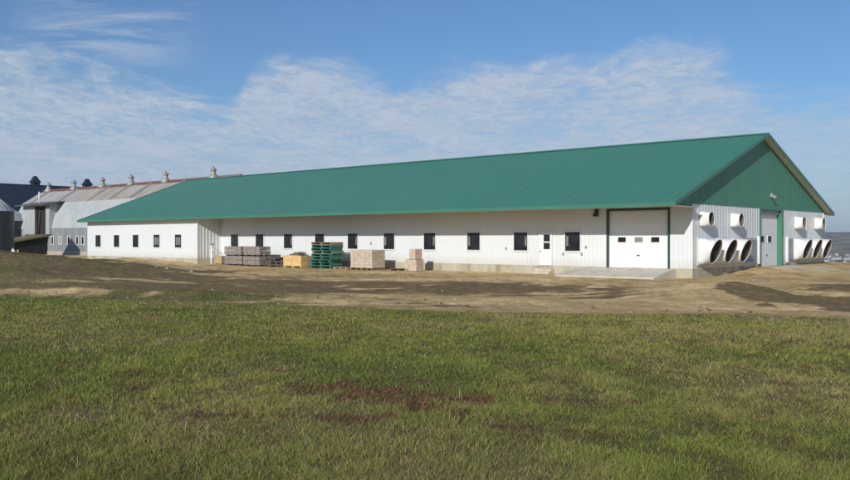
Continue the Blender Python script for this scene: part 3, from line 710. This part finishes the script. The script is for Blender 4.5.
# grain bin at the left edge
def grain_bin(loc, r, ze, za, label):
    b = empty('grain_bin', loc, .3, label, 'grain bin', 'grain bins left of the old barn')
    m = MB(); seg = 32
    m.lathe([(r+(.03 if k % 2 else 0), -.5+k*(ze+.5)/44) for k in range(45)], (0,0,0), seg); m.build('bin_wall', M['bin'], b)
    c = MB(); c.lathe([(r+.12, ze-.08), (r+.12, ze-.02), (.35, za-.25), (.35, za), (.0, za+.08)], (0,0,0), seg)
    for k in range(24):
        a = 2*PI*k/24; c.tube(((r+.1)*math.cos(a), (r+.1)*math.sin(a), ze), (.36*math.cos(a), .36*math.sin(a), za-.22), .035, 4)
    c.build('bin_roof', M['bin_roof'], b)
grain_bin((-55.95, 114.0, .2), 2.45, 5.75, 7.9, 'dark corrugated grain bin with pale cone roof at the left edge')
grain_bin((-66.0, 138.0, 0), 3.6, 5.2, 7.9, 'farther grain bin, mostly hidden behind the nearer one')
ws = MB(); ws.prism([(-.55, 0), (.5, 0), (.28, .75), (.05, 1.15), (-.1, .8)], -.35, .35, 'y')
o = ws.build('feed_sack', M['pale_sheet'], None); o.location = (-51.7, 110.2, gz(-51.7, 110.2)); o.rotation_euler = (0,0,.3)
tag(o, 'small white sack slumped at the foot of the dark grain bin', 'sack')
ps = MB(); ps.tube((0,0,-.3), (.04,0,.95), .14, 8, .11)
o = ps.build('timber_post', M['tan_board'], None); o.location = (-50.6, 109.2, gz(-50.6, 109.2)); tag(o, 'short tan timber post in front of the dark loft ramp', 'post')

# ------------------------------------------------------------------ stacked goods along the wall
def place(o, t, n, z=0.0, rz=0.0):
    o.location = world(t, n, z); o.rotation_euler = (0, 0, ROT+rz); return o
def jit(a): return random.uniform(-a, a)

def board_bundle(name, w, d, h, mat, layers, label, group, cat='timber bundle'):
    """w along the wall, d deep; origin at the bottom centre"""
    r = empty(name, (0,0,0), 0, label, cat, group)
    b = MB(); lh = (h-.09)/layers
    for L in range(layers):
        zz = .09+L*lh; rows = 3
        for q in range(rows):
            k = random.uniform(0, .05)
            for c in range(5):
                y0 = -d/2+c*d/5
                b.box(-w/2+jit(.03), w/2+jit(.03), y0+.006, y0+d/5-.006, zz+q*lh/rows+.004+(.02 if q == 0 else 0), zz+(q+1)*lh/rows-.006)
    b.build('boards', mat, r)
    s = MB()
    for xx in (-w*.36, 0, w*.36): s.box(xx-.06, xx+.06, -d/2, d/2, 0, .09)
    s.build('bearer', M['dark_board'], r)
    t_ = MB()
    for xx in (-w*.25, w*.25):
        t_.box(xx-.012, xx+.012, -d/2-.008, -d/2-.004, .09, h); t_.box(xx-.012, xx+.012, -d/2, d/2, h+.001, h+.005)
    t_.build('strap', M['black'], r)
    return r
GB = 'bundles of weathered grey boards'
specs = [(39.62, -2.0, 0, 2.35, 'lower left bundle of grey boards beside the tan box'),
         (39.65, -2.03, .82, 2.35, 'upper left bundle of grey boards beside the tan box'),
         (37.05, -2.05, 0, 2.20, 'lower right bundle of grey boards beside the dark planks'),
         (37.1, -2.02, .82, 2.15, 'upper right bundle of grey boards beside the dark planks')]
for t, n, z, wd_, lab in specs:
    b = board_bundle('board_bundle', wd_, 1.15, .80, M['grey_board'], 2, lab, GB)
    place(b, t, n, gtn(t, n)*(z == 0)+z, jit(.02))
tb = MB()
for k in range(5): tb.box(-.5+jit(.01), .5+jit(.01), -.4, .4, .08+k*.13, .08+k*.13+.122)
for xx in (-.4, .32): tb.box(xx, xx+.08, -.41, .41, 0, .08)
o = tb.build('wooden_box', M['tan_board'], None); place(o, 41.7, -2.25, gtn(41.7, -2.25)); tag(o, 'small tan box left of the grey board bundles', 'box')
# dark planks, loosely stacked
for k, (t, n, z, wd_, lab) in enumerate([(33.7, -2.15, 0, 2.5, 'bottom layer of dark planks between grey bundles and yellow crate'),
                                          (33.8, -2.1, .27, 2.3, 'middle layer of dark planks between grey bundles and yellow crate'),
                                          (34.4, -2.2, .54, 1.7, 'short top layer of dark planks between grey bundles and yellow crate')]):
    r = empty('plank_pile', (0,0,0), 0, lab, 'planks', 'dark plank piles')
    b = MB()
    for c in range(6): b.box(-wd_/2+jit(.15), wd_/2+jit(.15), -.6+c*.2+.01, -.6+c*.2+.18, .10, .15+jit(.015)); b.box(-wd_/2+jit(.15), wd_/2+jit(.15), -.6+c*.2+.01, -.6+c*.2+.18, .17, .22+jit(.02))
    b.build('planks', M['dark_board'], r)
    s = MB()
    for xx in (-.8, 0, .7): s.box(xx*wd_/2.5-.05, xx*wd_/2.5+.05, -.6, .6, 0, .099)
    s.build('bearer', M['brown_board'], r); place(r, t, n, (gtn(t, n) if z == 0 else 0)+z, jit(.04))
# yellow crate and the brown crate at its side
def crate(w, d, h, mat, label, slats, gap, lidmat=None):
    r = empty('crate', (0,0,0), 0, label, 'crate')
    b = MB(); hh = (h-.12)/slats
    for k in range(slats):
        z0 = .12+k*hh
        b.box(-w/2, w/2, -d/2, -d/2+.03, z0, z0+hh-gap); b.box(-w/2, w/2, d/2-.03, d/2, z0, z0+hh-gap)
        b.box(-w/2, -w/2+.03, -d/2+.031, d/2-.031, z0, z0+hh-gap); b.box(w/2-.03, w/2, -d/2+.031, d/2-.031, z0, z0+hh-gap)
    b.box(-w/2+.04, w/2-.04, -d/2+.04, d/2-.04, .12, h-.08)
    b.build('side_boards', mat, r)
    p = MB()
    for xx in (-w/2, -.05, w/2-.1): p.box(xx, xx+.1, -d/2-.025, -d/2-.001, .13, h-.01)
    for xx in (-w/2+.02, -.06, w/2-.14): p.box(xx, xx+.12, -d/2, d/2, 0, .119)
    p.build('batten', lidmat or mat, r)
    return r
c = crate(2.1, 1.0, .95, M['yellow_ply'], 'yellow plywood crate with brown offcuts heaped on top', 2, .012); place(c, 31.55, -2.35, gtn(31.55, -2.35), .02)
for t, z, wd_, ang in ((31.35, .952, 1.35, .0), (31.45, 1.02, 1.05, .06), (31.2, 1.09, .75, -.05), (31.3, 1.16, .45, .08)):
    o = MB().box(-wd_/2, wd_/2, -.4, .4, 0, .055).build('board_offcut', M['brown_board'], None)
    place(o, t, -2.35, gtn(31.55, -2.35)+z, ang)
    tag(o, {1.35:'widest, lowest brown offcut lying on the yellow crate', 1.05:'second brown offcut up on the yellow crate', .75:'third brown offcut up on the yellow crate', .45:'smallest brown offcut topping the heap on the yellow crate'}[wd_], 'board', 'brown offcuts on the yellow crate')
c = crate(1.1, 1.0, .95, M['brown_board'], 'brown slatted crate between the yellow crate and green pallets', 4, .07); place(c, 29.85, -1.75, gtn(29.85, -1.75), -.03)

# green pallets
def pallet(w, d, h, mat, label, group):
    r = empty('pallet', (0,0,0), 0, label, 'pallet', group)
    s = MB()
    for xx in (-w/2, -.05, w/2-.10): s.box(xx, xx+.10, -d/2+.02, d/2-.02, .03, h-.03)
    s.build('stringer', mat, r)
    b = MB()
    for k in range(6):
        y0 = -d/2+k*(d-.13)/5; b.box(-w/2, w/2, y0, y0+.13, h-.029, h)
    b.build('top_boards', mat, r)
    u = MB()
    for k in (0, 2, 4): y0 = -d/2+k*(d-.13)/4; u.box(-w/2, w/2, y0, y0+.13, 0, .029)
    u.build('bottom_boards', mat, r)
    return r
ordn = ['bottom', 'second from bottom', 'third from bottom', 'fourth from bottom', 'middle', 'fourth from top', 'third from top', 'second from top']
hp = .222; base = gtn(28.15, -2.3)
for k in range(9):
    mat = M['pallet_pale'] if k == 5 else M['pallet_old'] if k == 8 else M['pallet_green']
    lab = 'worn bare wood pallet topping the green pallet stack' if k == 8 else 'paler worn green pallet in the upper half of the green stack' if k == 5 else 'green painted pallet, %s of its stack by the wall' % ordn[k]
    p = pallet(2.2, 1.25, hp-.003, mat, lab, 'pallets in the tall green stack')
    place(p, 28.15+(.10 if k < 3 else -.06 if k < 6 else -.04)+jit(.06), -2.3+jit(.05), base+k*hp, jit(.035))
def flat_pallet(t, n, w, d, mat, label):
    p = pallet(w, d, .15, mat, label, None); place(p, t, n, gtn(t, n)+.01, jit(.1))
flat_pallet(25.85, -2.7, 1.25, .9, M['tan_board'], 'low tan pallet lying between green stack and tan blocks')
flat_pallet(20.3, -2.2, 1.7, 1.0, M['brown_board'], 'reddish brown pallet lying right of the tan block cubes')
# tan block cubes on pallets
def block_cube(w, d, rows, rh, label, base_h=.16, cols=3):
    r = empty('block_cube', (0,0,0), 0, label, 'block stack', 'stacks of tan concrete blocks')
    b = MB()
    for k in range(rows):
        ox = jit(.02)
        for i in range(cols):
            for j in range(cols):
                x0 = -w/2+i*w/cols+ox; y0 = -d/2+j*d/cols
                b.box(x0+.006, x0+w/cols-.006, y0+.006, y0+d/cols-.006, base_h+k*rh+.004, base_h+(k+1)*rh-.006)
    b.build('blocks', M['tan_block'], r)
    s = MB()
    for k in (0, 1, 2): y0 = -d/2+k*(d-.14)/2; s.box(-w/2, w/2, y0, y0+.14, base_h-.04, base_h)
    for xx in (-w/2, -.05, w/2-.10): s.box(xx, xx+.10, -d/2, d/2, 0, base_h-.041)
    s.build('pallet_base', M['brown_board'], r)
    return r
for t, z, rows, lab in ((24.95, 0, 6, 'left stack of pale tan blocks on a brown pallet'), (23.78, 0, 6, 'right stack of pale tan blocks with taller neighbour shadows behind')):
    pass
b = block_cube(1.12, 1.3, 6, .215, 'left tan block stack of the pair beside the green pallets'); place(b, 24.35, -2.25, gtn(24.35, -2.25), .01)
b = block_cube(1.12, 1.3, 6, .215, 'right tan block stack of the pair beside the green pallets'); place(b, 23.19, -2.28, gtn(23.19, -2.28), -.015)
b = block_cube(1.05, .8, 4, .195, 'low broad base of tan blocks below the grey foundation edge', .03); place(b, 19.2, -2.25, gtn(19.2, -2.25), .03)
b['label'] = 'broad lower stack of tan blocks, rightmost along the wall'
b = block_cube(.58, .7, 4, .175, 'narrow upper stack of tan blocks sitting on the rightmost stack', .02, 2); place(b, 19.12, -2.2, gtn(19.2, -2.25)+.812, -.02)
# leaning white pole with bracket
pl = empty('leaning_pole', world(43.35, -2.35, gtn(43.35, -2.35)), ROT, 'white pole with a grey end bracket leaning near the recess corner', 'pole')
q = MB(); q.tube((.28, 0, 0), (-.06, .25, 1.75), .085, 10); q.build('pole', M['pipe'], pl)
q = MB(); q.box(-.22, .20, .12, .38, 1.70, 1.84); q.build('bracket', M['galv'], pl)
q = MB(); q.tube((.05, .17, 1.2), (.75, .9, .05), .05, 8); q.tube((-.02, .22, 1.6), (.55, .9, .9), .03, 6); q.build('pole_shadow_bars', M['galv'], pl)  # grey tubes stand in for the pole's shadow on the wall

# ------------------------------------------------------------------ stones and clods on the soil
def stone_mesh(seed, r):
    bm = bmesh.new(); bmesh.ops.create_icosphere(bm, subdivisions=2, radius=r)
    rs = random.Random(seed)
    dirs = [(Vector((rs.gauss(0,1), rs.gauss(0,1), rs.gauss(0,1))).normalized(), rs.uniform(.6, .95)) for _ in range(9)]
    for v in bm.verts:
        for d_, m_ in dirs:
            k = v.co.dot(d_)/r
            if k > m_: v.co -= d_*(k-m_)*r
        v.co.z *= .65
    me = bpy.data.meshes.new('stone'); bm.to_mesh(me); bm.free(); me.materials.append(M['stone']); return me
meshes = [stone_mesh(k, .13) for k in range(4)]
cl = [me.copy() for me in meshes]
for me in cl: me.materials.clear(); me.materials.append(M['clod'])
def stone(x, y, s, me, label, cat, group):
    o = bpy.data.objects.new('stone' if cat == 'stone' else 'soil_clod', me); COL.objects.link(o)
    o.location = (x, y, gz(x, y)+.03*s); o.scale = (s, s*random.uniform(.7,1.1), s*random.uniform(.7,1.1)); o.rotation_euler = (0, 0, random.uniform(0, 6.3))
    tag(o, label, cat, group)
for x, y, s in ((-18.2, 59.5, 1.5), (-17.3, 59.0, 1.0), (-15.0, 56.5, 1.1), (-17.8, 62.0, .9)):
    stone(x, y, s, random.choice(meshes), 'pale flat stone in the dark soil before the projecting wall', 'stone', 'pale stones left of the stacks')
for k in range(46):
    x = random.uniform(-12, 13); y = random.uniform(26.5, 38)-.25*x
    stone(x, y, random.uniform(.15, .42), random.choice(meshes), 'small pale stone lying on the bare soil beyond the grass', 'stone', 'small stones on the bare soil')
for k in range(46):
    x = random.uniform(-16, 14); y = 27.6-.3*x+abs(random.gauss(0, 2.5))
    stone(x, y, random.uniform(.2, .6), random.choice(cl), 'dark soil clod beside the edge of the pasture grass', 'clod', 'dark clods along the grass edge')

# ------------------------------------------------------------------ far village
def house(w, d, h, rise):
    r = empty('village_house', (0,0,0), 0, 'tiny white house in the village far below on the right', 'house', 'white houses of the far village')
    b = MB(); b.prism([(-w/2, -2), (w/2, -2), (w/2, h), (0, h+rise-.05), (-w/2, h)], -d/2, d/2, 'y'); b.build('wall', M['house'], r)
    q = MB(); q.prism([(-w/2-.4, h-.2), (0, h+rise), (w/2+.4, h-.2), (w/2+.4, h+.05), (0, h+rise+.25), (-w/2-.4, h+.05)], -d/2-.4, d/2+.4, 'y'); q.build('roof', M['house_roof'], r)
    return r
protos = [house(7, 9, 4, 2.6), house(8, 12, 4.0, 2.6), house(6, 7, 4.5, 2.4)]
used = set(); spots = []
rs = random.Random(5)
for k in range(34):
    r = rs.uniform(1350, 2300); a = math.radians(rs.uniform(24.2, 27.2) if k < 30 else rs.uniform(27.2, 31))
    spots.append((r*math.sin(a), r*math.cos(a)))
for k, (x, y) in enumerate(spots):
    i = k % 3
    o = protos[i] if i not in used else copy_tree(protos[i]); used.add(i)
    o.location = (x, y, gz(x, y)+.3); o.rotation_euler = (0, 0, rs.uniform(0, PI))

# ------------------------------------------------------------------ sky, sun, air, camera
sun_dir = Vector((.98*DX+3.13*GX, .98*DY+3.13*GY, -1.50)).normalized()     # direction the light travels
elev = math.asin(-sun_dir.z)
sd_ = bpy.data.lights.new('sun', 'SUN'); sd_.energy = 4.2; sd_.angle = math.radians(.55); sd_.color = (1, .955, .885)
so_ = bpy.data.objects.new('sun', sd_); COL.objects.link(so_); so_.rotation_euler = sun_dir.to_track_quat('-Z', 'Y').to_euler(); so_.location = (-20, -40, 30)

w = bpy.data.worlds.new('World'); scene.world = w; w.use_nodes = True
nt = w.node_tree; bg = nt.nodes['Background']
sky = N(nt, 'ShaderNodeTexSky', sky_type='NISHITA'); sky.sun_disc = False; sky.sun_elevation = elev
sky.sun_rotation = math.atan2(-sun_dir.x, -sun_dir.y)      # clockwise from +Y, towards the sun
sky.altitude = 100; sky.air_density = 1.0; sky.dust_density = 1.0; sky.ozone_density = 2.5
tc = N(nt, 'ShaderNodeTexCoord'); sep = N(nt, 'ShaderNodeSeparateXYZ'); nt.links.new(tc.outputs['Generated'], sep.inputs[0])
def mth(op, a, b=None, c=None):
    n = N(nt, 'ShaderNodeMath', operation=op)
    for i, v in enumerate((a, b, c)):
        if v is None: continue
        if hasattr(v, 'is_linked'): nt.links.new(v, n.inputs[i])
        else: n.inputs[i].default_value = v
    return n.outputs[0]
def sstep(a, b, v):
    n = N(nt, 'ShaderNodeMapRange', interpolation_type='SMOOTHSTEP'); n.inputs[1].default_value = a; n.inputs[2].default_value = b
    nt.links.new(v, n.inputs[0]); return n.outputs[0]
X, Y, Z = sep.outputs
azi = mth('ARCTAN2', X, Y); el = mth('ARCSINE', Z)
# cloud sheet seen from below: project the direction on to a flat layer
inv = mth('DIVIDE', 1.0, mth('MAXIMUM', mth('ADD', Z, .045), .02))
comb = N(nt, 'ShaderNodeCombineXYZ'); nt.links.new(mth('MULTIPLY', X, inv), comb.inputs[0]); nt.links.new(mth('MULTIPLY', Y, inv), comb.inputs[1])
def cn(scale, detail, rough, st, dist=0.0):
    mp = N(nt, 'ShaderNodeMapping'); mp.inputs['Scale'].default_value = st; nt.links.new(comb.outputs[0], mp.inputs[0])
    n = N(nt, 'ShaderNodeTexNoise'); n.inputs['Scale'].default_value = scale; n.inputs['Detail'].default_value = detail; n.inputs['Roughness'].default_value = rough
    n.inputs['Distortion'].default_value = dist
    nt.links.new(mp.outputs[0], n.inputs['Vector']); return n.outputs['Fac']
big = cn(.45, 5, .55, (1, .8, 1), .3); mid = cn(1.7, 7, .64, (1.25, .75, 1), .4); rip = cn(9.0, 5, .68, (1.3, .75, 1), .8)
# upper edge of the cloud bank by bearing (radians left/right of straight ahead)
cv = N(nt, 'ShaderNodeFloatCurve'); crv = cv.mapping.curves[0]
pts = [(-.60,.215),(-.45,.212),(-.36,.195),(-.27,.168),(-.22,.155),(-.19,.205),(-.12,.208),(-.05,.190),(.02,.202),(.10,.210),(.20,.213),(.31,.213),(.375,.165),(.60,.165)]
crv.points[0].location = ((pts[0][0]+.6)/1.2, pts[0][1]); crv.points[1].location = ((pts[-1][0]+.6)/1.2, pts[-1][1])
for a, b in pts[1:-1]: crv.points.new((a+.6)/1.2, b)
cv.mapping.update()
nt.links.new(mth('MULTIPLY_ADD', azi, 1/1.2, .5), cv.inputs['Value'])
top = mth('ADD', cv.outputs[0], mth('MULTIPLY', mth('SUBTRACT', mid, .5), .10))
below = mth('SUBTRACT', top, el)
bank = sstep(-.004, .036, below)
dens = mth('ADD', mth('MULTIPLY', sstep(.32, .66, big), .25), mth('ADD', mth('MULTIPLY', sstep(.30, .72, mid), .40), mth('MULTIPLY', sstep(.32, .68, rip), .46)))
fade = mth('SUBTRACT', 1.0, mth('MULTIPLY', sstep(.30, .42, azi), .38))   # thinner to the right of the bank
cl_ = mth('MULTIPLY', mth('MULTIPLY', bank, mth('ADD', .27, mth('MULTIPLY', dens, .98))), fade)
# a few high wisps on the upper left
wsp = cn(1.3, 7, .68, (.9, 1.9, 1), .8)
wm = mth('MULTIPLY', sstep(-.46, -.36, azi), mth('SUBTRACT', 1.0, sstep(-.33, -.23, azi)))
wisp = mth('MULTIPLY', mth('MULTIPLY', sstep(.40, .66, wsp), wm), mth('MULTIPLY', sstep(.17, .22, el), .8))
cover = mth('MINIMUM', mth('MAXIMUM', cl_, wisp), .92)
cover = mth('MULTIPLY', cover, sstep(-.01, .03, Z))
bright = ramp(nt, mth('ADD', mth('MULTIPLY', rip, .5), mth('MULTIPLY', mid, .5)), [(.36, (4.9,6.0,7.6)), (.64, (6.35,7.2,8.6))])
colr = mix(nt, cover, mix(nt, 1.0, sky.outputs[0], (.74,1.0,1.27), 'MULTIPLY'), bright)
nt.links.new(colr, bg.inputs['Color']); bg.inputs['Strength'].default_value = .08

hz = MB(); hz.box(-5600, 5600, -5600, 5600, -60, 110)
hm = bpy.data.materials.new('haze'); hm.use_nodes = True; ht = hm.node_tree; ht.nodes.clear()
vo = ht.nodes.new('ShaderNodeVolumePrincipled'); vo.inputs['Color'].default_value = (.74,.86,1,1); vo.inputs['Density'].default_value = 1.25e-4
ou = ht.nodes.new('ShaderNodeOutputMaterial'); ht.links.new(vo.outputs[0], ou.inputs['Volume'])
HAZE = True
if HAZE:
    o = hz.build('haze', hm, None); o['kind'] = 'stuff'; tag(o, 'thin pale blue air haze over the distant valley', 'haze')

cam = bpy.data.cameras.new('camera'); co = bpy.data.objects.new('camera', cam); COL.objects.link(co)
co.location = (0, 0, 2.153); co.rotation_euler = (math.radians(90), 0, 0)
cam.sensor_width = 36; cam.lens = 36*879.16/850; cam.clip_start = .1; cam.clip_end = 20000
scene.camera = co
vs = scene.view_settings; vs.view_transform = 'Standard'; vs.look = 'None'; vs.exposure = 0.0; vs.gamma = 1.0; vs.use_curve_mapping = False
scene.cycles.max_bounces = 6; scene.cycles.volume_bounces = 0; scene.cycles.use_denoising = True
